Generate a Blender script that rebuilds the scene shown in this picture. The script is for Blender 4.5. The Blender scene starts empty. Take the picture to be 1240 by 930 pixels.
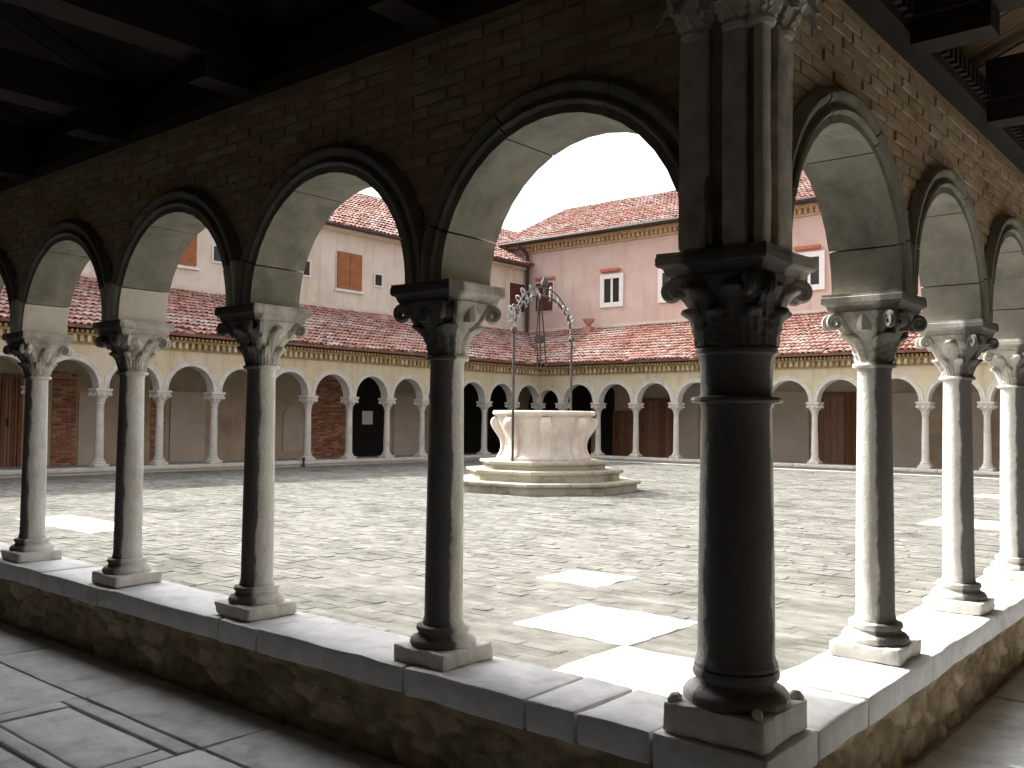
import bpy, bmesh, math, random
import numpy as np
from mathutils import Vector, Matrix, noise

random.seed(7)
S = 1.6                      # metres per bay; all lengths below are in bays unless noted
col = bpy.context.scene.collection
scn = bpy.context.scene

# ------------------------------------------------------------------ camera
CAM = (1.0510, -2.1171, 0.7550)
YAW, PITCH, ROLL, FPX = 0.6991, 0.0389, 0.0113, 1119.4
fw = Vector((-math.sin(YAW) * math.cos(PITCH), math.cos(YAW) * math.cos(PITCH), math.sin(PITCH)))
r0 = Vector((math.cos(YAW), math.sin(YAW), 0)); u0 = r0.cross(fw)
rt = r0 * math.cos(ROLL) + u0 * math.sin(ROLL); up = -r0 * math.sin(ROLL) + u0 * math.cos(ROLL)
cd = bpy.data.cameras.new('camera'); cam = bpy.data.objects.new('camera', cd); col.objects.link(cam)
cd.sensor_width = 36; cd.lens = FPX / 1240 * 36; cd.clip_end = 500; cd.clip_start = 0.02
mw = Matrix.Identity(4)
for i, a in enumerate((rt, up, -fw)):
    for j in range(3): mw[j][i] = a[j]
for j in range(3): mw[j][3] = CAM[j] * S
cam.matrix_world = mw
scn.camera = cam

# ------------------------------------------------------------------ sky, sun, exposure
TO_SUN = Vector((-1.077, -0.05, 1.0)).normalized()
EL = math.asin(TO_SUN.z)
world = bpy.data.worlds.new('World'); scn.world = world; world.use_nodes = True
wn = world.node_tree
bgn = wn.nodes['Background']
sky = wn.nodes.new('ShaderNodeTexSky'); sky.sky_type = 'NISHITA'; sky.sun_disc = False
sky.sun_elevation = EL; sky.sun_rotation = math.atan2(TO_SUN.x, TO_SUN.y)
sky.air_density = 1.0; sky.dust_density = 6.0; sky.ozone_density = 1.0
hs = wn.nodes.new('ShaderNodeHueSaturation'); hs.inputs['Saturation'].default_value = 0.2
wn.links.new(sky.outputs[0], hs.inputs['Color']); wn.links.new(hs.outputs[0], bgn.inputs[0])
bgn.inputs[1].default_value = 0.15
sl = bpy.data.lights.new('sun', 'SUN'); sl.energy = 2.5; sl.angle = math.radians(0.53); sl.color = (1, .96, .89)
so = bpy.data.objects.new('sun', sl); col.objects.link(so)
so.rotation_euler = (-TO_SUN).to_track_quat('-Z', 'Y').to_euler(); so.location = (-8, 4, 30)
vs = scn.view_settings
vs.view_transform = 'Standard'; vs.look = 'None'; vs.gamma = 1.0; vs.exposure = 1.65; vs.use_curve_mapping = False
scn.cycles.use_denoising = True
scn.cycles.max_bounces = 10; scn.cycles.diffuse_bounces = 7
scn.cycles.sample_clamp_indirect = 6

# ------------------------------------------------------------------ materials
def mat(name, c1, c2, scale=6.0, rough=.85, bump=.15, bscale=None, c3=None, c3scale=1.3, c3amt=.5, c3lo=.5, tint=0.0, stretch=None, streak=None, crust_shade=None):
    """noise-mottled surface; c3 is a large-scale stain; tint is variation from the 'tint' attribute"""
    m = bpy.data.materials.new(name); m.use_nodes = True
    nt = m.node_tree; N = nt.nodes; Lk = nt.links
    b = N['Principled BSDF']; b.inputs['Roughness'].default_value = rough
    b.inputs['Specular IOR Level'].default_value = .25
    g = N.new('ShaderNodeNewGeometry')
    vec = g.outputs['Position']
    if stretch:
        mp = N.new('ShaderNodeMapping'); mp.inputs['Scale'].default_value = stretch
        Lk.new(vec, mp.inputs['Vector']); vec = mp.outputs[0]
    def nz(sc, det=6, rg=.6, v=None):
        n = N.new('ShaderNodeTexNoise'); n.inputs['Scale'].default_value = sc; n.inputs['Detail'].default_value = det
        n.inputs['Roughness'].default_value = rg; Lk.new(v or vec, n.inputs['Vector']); return n.outputs['Fac']
    def ramp(fac, lo, hi):
        r = N.new('ShaderNodeMapRange'); r.inputs['From Min'].default_value = lo; r.inputs['From Max'].default_value = hi
        Lk.new(fac, r.inputs['Value']); return r.outputs[0]
    def mix(f, a, b_):
        x = N.new('ShaderNodeMix'); x.data_type = 'RGBA'
        if isinstance(f, float): x.inputs[0].default_value = f
        else: Lk.new(f, x.inputs[0])
        for s, v in ((x.inputs[6], a), (x.inputs[7], b_)):
            if isinstance(v, tuple): s.default_value = (*v, 1)
            else: Lk.new(v, s)
        return x.outputs[2]
    fine = nz(scale)
    c = mix(ramp(fine, .32, .68), c1, c2)
    if c3:
        mm = N.new('ShaderNodeMath'); mm.operation = 'MULTIPLY'; mm.inputs[1].default_value = c3amt
        Lk.new(ramp(nz(c3scale, 8, .68), c3lo, c3lo + .16), mm.inputs[0])
        c = mix(mm.outputs[0], c, c3)
    if streak:
        mp = N.new('ShaderNodeMapping'); mp.inputs['Scale'].default_value = (1, 1, .12); Lk.new(g.outputs['Position'], mp.inputs['Vector'])
        mm = N.new('ShaderNodeMath'); mm.operation = 'MULTIPLY'; mm.inputs[1].default_value = streak[1]
        Lk.new(ramp(nz(streak[2], 6, .65, mp.outputs[0]), .5, .68), mm.inputs[0])
        c = mix(mm.outputs[0], c, streak[0])
    if crust_shade:      # black weathering mixed with painted shade on the walkway sides, patchy edge
        a = N.new('ShaderNodeAttribute'); a.attribute_name = 'crust_shade'
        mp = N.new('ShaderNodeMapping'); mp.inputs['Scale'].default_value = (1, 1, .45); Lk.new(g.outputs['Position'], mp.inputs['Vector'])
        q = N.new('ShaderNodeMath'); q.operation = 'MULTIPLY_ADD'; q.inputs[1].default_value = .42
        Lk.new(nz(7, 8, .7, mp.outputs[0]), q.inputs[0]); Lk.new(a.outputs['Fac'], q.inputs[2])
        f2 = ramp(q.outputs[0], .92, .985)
        q2 = N.new('ShaderNodeMath'); q2.operation = 'MULTIPLY'; q2.inputs[1].default_value = crust_shade[1]; Lk.new(f2, q2.inputs[0])
        c = mix(q2.outputs[0], c, crust_shade[0])
    if tint:
        a = N.new('ShaderNodeAttribute'); a.attribute_name = 'tint'
        h = N.new('ShaderNodeHueSaturation')
        r1 = N.new('ShaderNodeMapRange'); r1.inputs['To Min'].default_value = 1 - tint; r1.inputs['To Max'].default_value = 1 + tint
        Lk.new(a.outputs['Fac'], r1.inputs['Value']); Lk.new(r1.outputs[0], h.inputs['Value'])
        r2 = N.new('ShaderNodeMapRange'); r2.inputs['To Min'].default_value = 1.15; r2.inputs['To Max'].default_value = .8
        Lk.new(a.outputs['Fac'], r2.inputs['Value']); Lk.new(r2.outputs[0], h.inputs['Saturation'])
        Lk.new(c, h.inputs['Color']); c = h.outputs[0]
    Lk.new(c, b.inputs['Base Color'])
    if bump:
        bp = N.new('ShaderNodeBump'); bp.inputs['Strength'].default_value = bump; bp.inputs['Distance'].default_value = .02
        Lk.new(nz(bscale or scale * 3, 8, .65), bp.inputs['Height']); Lk.new(bp.outputs[0], b.inputs['Normal'])
    return m

M = dict(
    istrian=mat('istrian_stone', (.64, .62, .57), (.80, .78, .73), 9, .7, .45, 40, c3=(.34, .32, .28), c3scale=3.2, c3amt=.5, c3lo=.56, streak=((.30, .28, .245), .4, 8), crust_shade=((.07, .066, .058), .88)),
    istrian_dark=mat('weathered_stone', (.42, .395, .345), (.64, .61, .55), 10, .75, .3, 34, c3=(.14, .13, .105), c3scale=3.4, c3amt=.7, c3lo=.52, crust_shade=((.06, .056, .048), .85)),
    slab=mat('white_slab_stone', (.62, .61, .58), (.74, .73, .70), 6, .6, .2, 30, c3=(.42, .40, .35), c3scale=3, c3amt=.6, c3lo=.55),
    coping=mat('coping_stone', (.58, .58, .57), (.76, .76, .76), 7, .6, .3, 34, c3=(.34, .325, .30), c3scale=2.4, c3amt=.65, c3lo=.55),
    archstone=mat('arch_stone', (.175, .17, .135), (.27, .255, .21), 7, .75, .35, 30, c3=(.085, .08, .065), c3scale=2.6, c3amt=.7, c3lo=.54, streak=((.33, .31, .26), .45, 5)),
    archpale=mat('pale_arch_stone', (0.551, 0.522, 0.437), (0.665, 0.636, 0.551), 6, .75, .12, 24),  # paler stone for end voussoirs of left arches away from the corner
    brick=mat('old_brick', (.38, .295, .19), (.50, .40, .27), 7, .9, .5, 26, c3=(.25, .18, .11), c3scale=2, c3amt=.5, tint=.10),
    mortar=mat('lime_mortar', (.34, .26, .165), (.45, .36, .245), 8, .95, .4, 28),
    rubble=mat('rubble_stone', (.32, .25, .16), (.52, .42, .28), 9, .95, 1.0, 22, c3=(.14, .115, .085), c3scale=4, c3amt=.6, c3lo=.53, tint=.42),
    paving=mat('paving_brick', (.125, .122, .105), (.255, .25, .224), 3.6, .9, .8, 30, c3=(.055, .053, .040), c3scale=.75, c3amt=.75, c3lo=.515, tint=.10, stretch=(1, 1.5, 1)),
    ground=mat('paving_earth', (.12, .117, .10), (.225, .22, .196), 3.6, .95, .5, 24, c3=(.055, .053, .040), c3scale=.75, c3amt=.7, c3lo=.515, stretch=(1, 1.5, 1)),
    floor=mat('walk_slab', (.52, .54, .54), (.70, .72, .72), 6, .6, .4, 26, c3=(.27, .275, .27), c3scale=2.6, c3amt=.75, c3lo=.52, tint=.12),
    floorgap=mat('walk_joint', (.40, .40, .38), (.52, .52, .50), 4, .95, .2),
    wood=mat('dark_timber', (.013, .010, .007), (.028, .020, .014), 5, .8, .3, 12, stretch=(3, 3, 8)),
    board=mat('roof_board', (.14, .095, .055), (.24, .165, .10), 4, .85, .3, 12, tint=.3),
    ochre=mat('ochre_plaster', (.50, .42, .275), (.58, .50, .355), 2.5, .9, .12, 20, c3=(.56, .51, .41), c3scale=.9, c3amt=.7, c3lo=.48, streak=((.33, .25, .155), .5, 4)),
    ochre_trim=mat('ochre_cornice', (0.425, 0.315, 0.174), (0.527, 0.416, 0.264), 5, .9, .2, 20, c3=(0.255, 0.162, 0.085), c3scale=4, c3amt=.6, tint=.25),
    farstone=mat('pale_far_stone', (0.493, 0.459, 0.408), (0.612, 0.578, 0.518), 5, .8, .1, 20, c3=(0.306, 0.272, 0.230), c3scale=2.2, c3amt=.6, c3lo=.55),
    tile=mat('terracotta_tile', (.32, .15, .115), (.44, .26, .215), 3, .85, .2, 18, c3=(.45, .385, .355), c3scale=.75, c3amt=.75, c3lo=.47, tint=.34),
    tilebed=mat('tile_channel', (.20, .095, .075), (.28, .15, .12), 6, .9, .2),
    cream=mat('cream_plaster', (.575, .525, .44), (.65, .605, .525), 1.5, .9, .08, 14, c3=(.55, .44, .33), c3scale=.7, c3amt=.65, c3lo=.52, streak=((.42, .36, .29), .6, 2.4)),
    pink=mat('pink_plaster', (.51, .365, .32), (.58, .44, .39), 1.5, .9, .08, 14, c3=(.55, .46, .385), c3scale=.8, c3amt=.75, c3lo=.5, streak=((.38, .28, .245), .6, 2.2)),
    lowplaster=mat('walk_plaster', (.46, .36, .25), (.58, .475, .35), 2, .9, .12, 14, c3=(.32, .21, .135), c3scale=.8, c3amt=.6, c3lo=.5),
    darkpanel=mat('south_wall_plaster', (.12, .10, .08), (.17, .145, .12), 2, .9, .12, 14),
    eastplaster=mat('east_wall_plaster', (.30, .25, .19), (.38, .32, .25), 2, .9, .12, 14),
    darkboard=mat('shaded_roof_board', (.03, .022, .015), (.05, .037, .025), 4, .85, .3, 12, tint=.2),  # darker copy of roof_board, shade of the left walk put into its colour
    greyplaster=mat('grey_plaster', (.56, .475, .38), (.66, .575, .48), 2, .9, .1, 14, c3=(.42, .32, .23), c3scale=1, c3amt=.5),
    farbrick=mat('far_red_brick', (.36, .15, .085), (.50, .24, .15), 6, .9, .3, 14, c3=(.20, .10, .065), c3scale=2, c3amt=.5, tint=.4),
    door=mat('brown_door_wood', (.20, .095, .05), (.29, .15, .085), 5, .7, .2, 12, stretch=(6, 6, .6), tint=.2),
    black=mat('dark_interior', (.012, .011, .010), (.02, .018, .016), 4, .9, 0),
    shutter=mat('brown_shutter', (.24, .085, .03), (.33, .13, .05), 8, .7, .2, tint=.15),
    darkshutter=mat('dark_red_shutter', (.075, .025, .02), (.11, .04, .03), 8, .7, .2),
    glass=mat('window_glass', (.02, .022, .025), (.035, .037, .04), 3, .15, 0),
    whitetrim=mat('white_trim', (.66, .63, .60), (.74, .72, .69), 5, .8, .08),
    metal=mat('dark_metal', (.035, .025, .022), (.06, .045, .04), 9, .6, .1),
    iron=mat('wrought_iron', (.045, .04, .036), (.10, .09, .08), 20, .6, .2),
    ironleaf=mat('pale_iron_leaf', (.24, .225, .21), (.46, .435, .41), 14, .5, .2, c3=(.08, .07, .065), c3scale=9, c3amt=.75, c3lo=.50),
    well=mat('pink_well_marble', (.60, .53, .47), (.74, .68, .62), 2.2, .7, .15, 20, c3=(.58, .40, .31), c3scale=1.8, c3amt=.5, c3lo=.52, streak=((.40, .34, .27), .45, 6)),
    wellstep=mat('well_step_stone', (0.391, 0.357, 0.289), (0.527, 0.493, 0.416), 4, .8, .2, 20, c3=(0.170, 0.145, 0.068), c3scale=2, c3amt=.8, c3lo=.48),
    lintel=mat('red_lintel', (.38, .12, .07), (.46, .17, .10), 6, .9, .1),
    paper=mat('white_notice', (.7, .7, .7), (.78, .78, .78), 5, .8, 0),
)

# ------------------------------------------------------------------ mesh helpers
class MB:
    def __init__(s): s.v = []; s.f = []; s.t = []
    def quad(s, a, b, c, d): n = len(s.v); s.v += [a, b, c, d]; s.f.append((n, n+1, n+2, n+3))
    def poly(s, pts): n = len(s.v); s.v += list(pts); s.f.append(tuple(range(n, n+len(pts))))
    def box(s, x0, x1, y0, y1, z0, z1, T=None):
        n = len(s.v)
        p = [(x0,y0,z0),(x1,y0,z0),(x1,y1,z0),(x0,y1,z0),(x0,y0,z1),(x1,y0,z1),(x1,y1,z1),(x0,y1,z1)]
        s.v += [T(*q) for q in p] if T else p
        s.f += [tuple(n+i for i in q) for q in ((0,3,2,1),(4,5,6,7),(0,1,5,4),(1,2,6,5),(2,3,7,6),(3,0,4,7))]
    def lathe(s, prof, n=24, cx=0, cy=0, rot=0, cap=True):
        b = len(s.v); k = len(prof)
        for r, z in prof:
            for i in range(n):
                a = 2*math.pi*i/n + rot
                s.v.append((cx + r*math.cos(a), cy + r*math.sin(a), z))
        for j in range(k-1):
            for i in range(n):
                i2 = (i+1) % n
                s.f.append((b+j*n+i, b+j*n+i2, b+(j+1)*n+i2, b+(j+1)*n+i))
        if cap:
            s.f.append(tuple(b+i for i in reversed(range(n)))); s.f.append(tuple(b+(k-1)*n+i for i in range(n)))
    def tube(s, pts, rad, n=8):
        b = len(s.v); k = len(pts); P = [Vector(p) for p in pts]
        up_ = None
        for j, p in enumerate(P):
            d = (P[min(j+1,k-1)] - P[max(j-1,0)]).normalized()
            if up_ is None: up_ = d.orthogonal().normalized()
            up_ = (up_ - d*up_.dot(d)).normalized(); sd = d.cross(up_)
            r = rad[j] if isinstance(rad, (list, tuple)) else rad
            for i in range(n):
                a = 2*math.pi*i/n; s.v.append(tuple(p + up_*r*math.cos(a) + sd*r*math.sin(a)))
        for j in range(k-1):
            for i in range(n):
                i2 = (i+1) % n; s.f.append((b+j*n+i, b+j*n+i2, b+(j+1)*n+i2, b+(j+1)*n+i))
        s.f.append(tuple(b+i for i in reversed(range(n)))); s.f.append(tuple(b+(k-1)*n+i for i in range(n)))
    def rbox(s, x0, x1, y0, y1, z0, z1, nx=4, ny=4, nz=2, r=.006, amp=.002, fq=9.0, seed=0.0):
        """rounded, slightly worn block"""
        idx = {}
        b = len(s.v)
        lo = Vector((x0,y0,z0)); hi = Vector((x1,y1,z1)); dims = (nx,ny,nz)
        lo2 = lo + Vector((r,r,r)); hi2 = hi - Vector((r,r,r))
        def ax(k, n):   # parameter with points close to the edges
            L_ = hi[k]-lo[k]; e = min(.35, r*1.0/max(L_,1e-6))
            if n == 1: return [0., 1.]
            return [0.] + [e] + [e + (1-2*e)*i/max(1, n-2) for i in range(1, n-2)] + [1-e, 1.] if n > 2 else [0., .5, 1.]
        A = [ax(k, dims[k]) for k in range(3)]
        def vert(i, j, k):
            key = (i,j,k)
            if key in idx: return idx[key]
            p = Vector((lo.x+(hi.x-lo.x)*A[0][i], lo.y+(hi.y-lo.y)*A[1][j], lo.z+(hi.z-lo.z)*A[2][k]))
            c = Vector(tuple(min(max(p[q], lo2[q]), hi2[q]) for q in range(3)))
            d = p-c
            if d.length > 1e-9: p = c + d.normalized()*r
            if amp: p += noise.noise_vector(p*fq + Vector((seed, seed*1.7, 3.1)))*amp + noise.noise_vector(p*fq*4 + Vector((seed,0,0)))*amp*.4
            idx[key] = len(s.v); s.v.append(tuple(p)); return idx[key]
        nX, nY, nZ = len(A[0])-1, len(A[1])-1, len(A[2])-1
        for i in range(nX):
            for j in range(nY):
                s.f.append((vert(i,j,0), vert(i,j+1,0), vert(i+1,j+1,0), vert(i+1,j,0)))
                s.f.append((vert(i,j,nZ), vert(i+1,j,nZ), vert(i+1,j+1,nZ), vert(i,j+1,nZ)))
        for i in range(nX):
            for k in range(nZ):
                s.f.append((vert(i,0,k), vert(i+1,0,k), vert(i+1,0,k+1), vert(i,0,k+1)))
                s.f.append((vert(i,nY,k), vert(i,nY,k+1), vert(i+1,nY,k+1), vert(i+1,nY,k)))
        for j in range(nY):
            for k in range(nZ):
                s.f.append((vert(0,j,k), vert(0,j,k+1), vert(0,j+1,k+1), vert(0,j+1,k)))
                s.f.append((vert(nX,j,k), vert(nX,j+1,k), vert(nX,j+1,k+1), vert(nX,j,k+1)))
    def mesh(s, name, m, origin=(0,0,0), smooth=False, tint=None):
        me = bpy.data.meshes.new(name)
        o = origin
        me.from_pydata([((p[0]-o[0])*S, (p[1]-o[1])*S, (p[2]-o[2])*S) for p in s.v], [], s.f)
        me.materials.append(M[m])
        if smooth:
            me.polygons.foreach_set('use_smooth', [True]*len(me.polygons))
            try: me.set_sharp_from_angle(angle=math.radians(42))
            except Exception: pass
        if tint is not None:
            at = me.attributes.new('tint', 'FLOAT', 'FACE')
            at.data.foreach_set('value', [tint]*len(me.polygons) if isinstance(tint, float) else tint)
        me.update()
        return me

ORG = {}
def put(name, me, parent=None, loc=(0,0,0), rot=None):
    o = bpy.data.objects.new(name, me); col.objects.link(o)
    o.location = [c*S for c in loc]
    if rot is not None: o.rotation_euler = rot
    if parent: o.parent = parent
    return o
def build(mb, name, m, parent=None, smooth=False, tint=None):
    """mb is in world bays; the object's origin is its parent's"""
    org = ORG.get(parent.name, (0,0,0)) if parent else (0,0,0)
    me = mb.mesh(name, m, org, smooth, tint)
    o = put(name, me, parent)
    if parent: ORG[o.name] = org      # child sits at the parent's origin
    return o
def tag(o, label, cat, group=None, kind=None):
    o['label'] = label; o['category'] = cat
    if group: o['group'] = group
    if kind: o['kind'] = kind
    return o
def thing(name, loc, label, cat, group=None):
    e = bpy.data.objects.new(name, None); col.objects.link(e)
    e.location = [c*S for c in loc]; e.empty_display_size = .1
    ORG[e.name] = loc
    return tag(e, label, cat, group, 'thing')
def struct(o, label=None):
    o['kind'] = 'structure'
    if label: o['label'] = label
    return o
def copy_tree(o, parent=None):
    c = o.copy(); col.objects.link(c); c.parent = parent
    if o.name in ORG: ORG[c.name] = ORG[o.name]
    for ch in list(o.children): copy_tree(ch, c)
    return c
def piece(name, me, parent, world, rot=None):
    """a small shared-mesh piece placed at a world position (bays)"""
    org = ORG.get(parent.name, (0,0,0))
    return put(name, me, parent, tuple(world[i]-org[i] for i in range(3)), rot)

# ------------------------------------------------------------------ layout
MX, LY, W = 12.615, 15.115, 2.3       # far-left range at x=-MX, far-right range at y=LY, width of the walks
ZG, ZF = -.12, -.30                    # court paving, walk floor
ZA = 1.18                              # springing of the arches
ZT = 1.97                              # top of arcade wall inside
EAVE, EZ, JZ = .33, 2.07, 3.15        # eave overhang, eave height, height where lean-to roof meets the range behind
T_L = lambda u, v, z: (-u, v, z)
T_R = lambda u, v, z: (-v, u, z)
T_X = lambda u, v, z: (-MX + v, u, z)
T_Y = lambda u, v, z: (u, LY - v, z)
def flip(T):   # does the map mirror?
    a = Vector(T(1,0,0))-Vector(T(0,0,0)); b = Vector(T(0,1,0))-Vector(T(0,0,0))
    return a.cross(b).z < 0

# ------------------------------------------------------------------ court paving (bricks) and walk floors
x0, x1, y0, y1 = -MX+.14, -.145, .145, LY-.14
g = MB(); g.quad((-MX+.1, .1, ZG-.0012), (-.1, .1, ZG-.0012), (-.1, LY-.1, ZG-.0012), (-MX+.1, LY-.1, ZG-.0012))
court = struct(build(g, 'courtyard_ground', 'ground'))
SLABS = [(-.95,-.34,.36,.95), (-1.52,-.93,.955,1.53), (-2.16,-1.75,1.92,2.32), (-7.1,-5.75,1.15,1.62), (-1.48,-.62,6.45,7.2), (-1.95,-.9,10.2,10.75),
         ]
def in_slab(cx, cy, hx, hy, pad=.004):
    return any(cx+hx > a-pad and cx-hx < b+pad and cy+hy > c-pad and cy-hy < d+pad for a, b, c, d in SLABS)
WELL = (-6.28, 7.25)
BL, BW = .158, .077
rng = np.random.RandomState(3)
bricks = []
row = 0; y = y0 + .004
while y + BW < y1:
    x = x0 - (row % 2)*BL/2 - rng.uniform(0, .02)
    while x < x1:
        xe = x + BL*rng.choice([.55, .8, .95, 1., 1.05, 1.3])
        a = max(x+.003, x0); b_ = min(xe - .002, x1)
        if b_ - a > .03:
            cx, cy = (a+b_)/2, y+BW/2
            if math.hypot(cx-WELL[0], cy-WELL[1]) > 1.0 and not in_slab(cx, cy, (b_-a)/2, BW/2-.003):
                bricks.append((cx, cy, (b_-a)/2, BW/2-.0025, rng.normal(0, .0014), rng.normal(0, .010), rng.normal(0, .014), rng.uniform()))
        x = xe
    y += BW; row += 1
bricks = np.array(bricks)
d2 = np.hypot(bricks[:,0]-CAM[0], bricks[:,1]-CAM[1])
near = np.argsort(d2)
vis = [i for i in near if bricks[i,1] > .5 and bricks[i,0] < -.45 and bricks[i,1] > .55][:300]
vis_set = set(int(i) for i in vis)
# the rest as one joined part
rest = np.array([i for i in range(len(bricks)) if i not in vis_set])
B = bricks[rest]; n = len(B)
corner = np.array([(-1,-1),(1,-1),(1,1),(-1,1)], float)
V = np.zeros((n, 8, 3))
for k in range(4):
    lx = corner[k,0]*B[:,2]; ly = corner[k,1]*B[:,3]
    ca, sa = np.cos(B[:,5]), np.sin(B[:,5])
    V[:,k,0] = V[:,k+4,0] = B[:,0]+lx*ca-ly*sa
    V[:,k,1] = V[:,k+4,1] = B[:,1]+lx*sa+ly*ca
    V[:,k,2] = ZG-.02
    V[:,k+4,2] = ZG + B[:,4] + lx*B[:,6]*.5 + rng.normal(0, .0006, n)
    V[:,k+4,0] -= corner[k,0]*.003; V[:,k+4,1] -= corner[k,1]*.003
fq = np.array([(4,5,6,7),(0,1,5,4),(1,2,6,5),(2,3,7,6),(3,0,4,7)])
F = (np.arange(n)[:,None,None]*8 + fq[None]).reshape(-1, 4)
me = bpy.data.meshes.new('paving_bricks')
me.vertices.add(n*8); me.vertices.foreach_set('co', (V*S).ravel())
me.loops.add(F.size); me.loops.foreach_set('vertex_index', F.ravel().astype(np.int32))
me.polygons.add(len(F)); me.polygons.foreach_set('loop_start', np.arange(0, F.size, 4, dtype=np.int32))
me.update(calc_edges=True)
me.polygons.foreach_set('use_smooth', [False]*len(me.polygons))
at = me.attributes.new('tint', 'FLOAT', 'FACE'); at.data.foreach_set('value', np.repeat(B[:,7], 5).astype(np.float32))
me.materials.append(M['paving'])
pv = put('paving_bricks', me, court); pv['kind'] = 'stuff'
bm_var = []
for k in range(8):
    m_ = MB(); m_.rbox(-(BL-.007)/2, (BL-.007)/2, -(BW-.007)/2, (BW-.007)/2, -.02, 0, 3, 3, 1, .004, .0018, 14, k*3.3)
    bm_var.append(m_.mesh('brick', 'paving', tint=(k+.5)/8))
for j, i in enumerate(vis):
    b_ = bricks[i]
    o = piece('brick', bm_var[j % 8], court, (b_[0], b_[1], ZG + b_[4]), (b_[6]*.3, b_[6]*.3, b_[5]))
    o.scale = (b_[2]/((BL-.007)/2), b_[3]/((BW-.007)/2), 1)
for k, (a, b_, c, d) in enumerate(SLABS):
    m_ = MB(); m_.rbox(a, b_, c, d, ZG-.05, ZG+.005, 14, 14, 2, .008, .007, 9, k)
    build(m_, 'stone_slab', 'slab', court, True)

g = MB(); g.quad((-15.5,-2.5,ZF-.012), (2.6,-2.5,ZF-.012), (2.6,0,ZF-.012), (-15.5,0,ZF-.012)); g.quad((0,0,ZF-.012),(2.6,0,ZF-.012),(2.6,17.5,ZF-.012),(0,17.5,ZF-.012))
walk = struct(build(g, 'walkway_floor', 'floorgap'))
slabs = []
xx = .12      # a border strip beside the low wall
cuts = [-.13, -.9, -1.62, -2.42, -3.3, -4.3, -5.4, -6.4]
for a, b_ in zip(cuts, cuts[1:]): slabs.append((b_+.006, a-.006, -.452, -.135))
rows = [(-.46, -.86, [0, -.72, -1.62, -2.44, -3.2, -4.1, -5.1, -6.2]), (-.87, -1.35, [.2, -.7, -1.5, -2.1, -3.0, -3.9, -5.0]),
        (-1.36, -1.9, [.1, -.8, -1.75, -2.6, -3.5, -4.6]), (-1.91, -2.45, [.3, -.6, -1.4, -2.4, -3.3])]
for (ya, yb, cs) in rows:
    for a, b_ in zip(cs, cs[1:]):
        if (ya, a) == (-.46, -1.62):      # the carved tomb slab: built as frame and inner slab
            slabs.append((b_+.008, a-.008, yb+.006, yb+.06)); slabs.append((b_+.008, a-.008, ya-.075, ya-.012))
            slabs.append((b_+.008, b_+.085, yb+.066, ya-.081)); slabs.append((a-.085, a-.008, yb+.066, ya-.081))
            slabs.append((b_+.093, a-.093, yb+.072, ya-.087))
        else: slabs.append((b_+.006, a-.006, yb+.005, ya-.005))
for k in range(6): slabs.append((.15, .46, k*.8+.3, k*.8+1.09)); slabs.append((.47, 1.1, k*.7+.2, k*.7+.89))
for k, (a, b_, c, d) in enumerate(slabs):
    m_ = MB(); m_.rbox(a, b_, c, d, ZF-.05, ZF+random.uniform(-.004,.003), 7, 7, 1, .006, .003, 7, k*1.3)
    build(m_, 'paving_slab', 'floor', walk, True, tint=random.random())
# plain paving under the far walks
for nm, q in (('far_walk_floor', ((-MX-W,-2.4),(-MX,-2.4),(-MX,LY),(-MX-W,LY))), ('far_walk_pavement', ((-MX-W,LY),(2.6,LY),(2.6,LY+W),(-MX-W,LY+W)))):
    g = MB(); g.poly([(a, b_, ZG+.02) for a, b_ in q]); struct(build(g, nm, 'floor', tint=.5))
g = MB(); g.quad((-120,-120,-.55),(120,-120,-.55),(120,120,-.55),(-120,120,-.55)); struct(build(g, 'ground', 'ground'))

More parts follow.
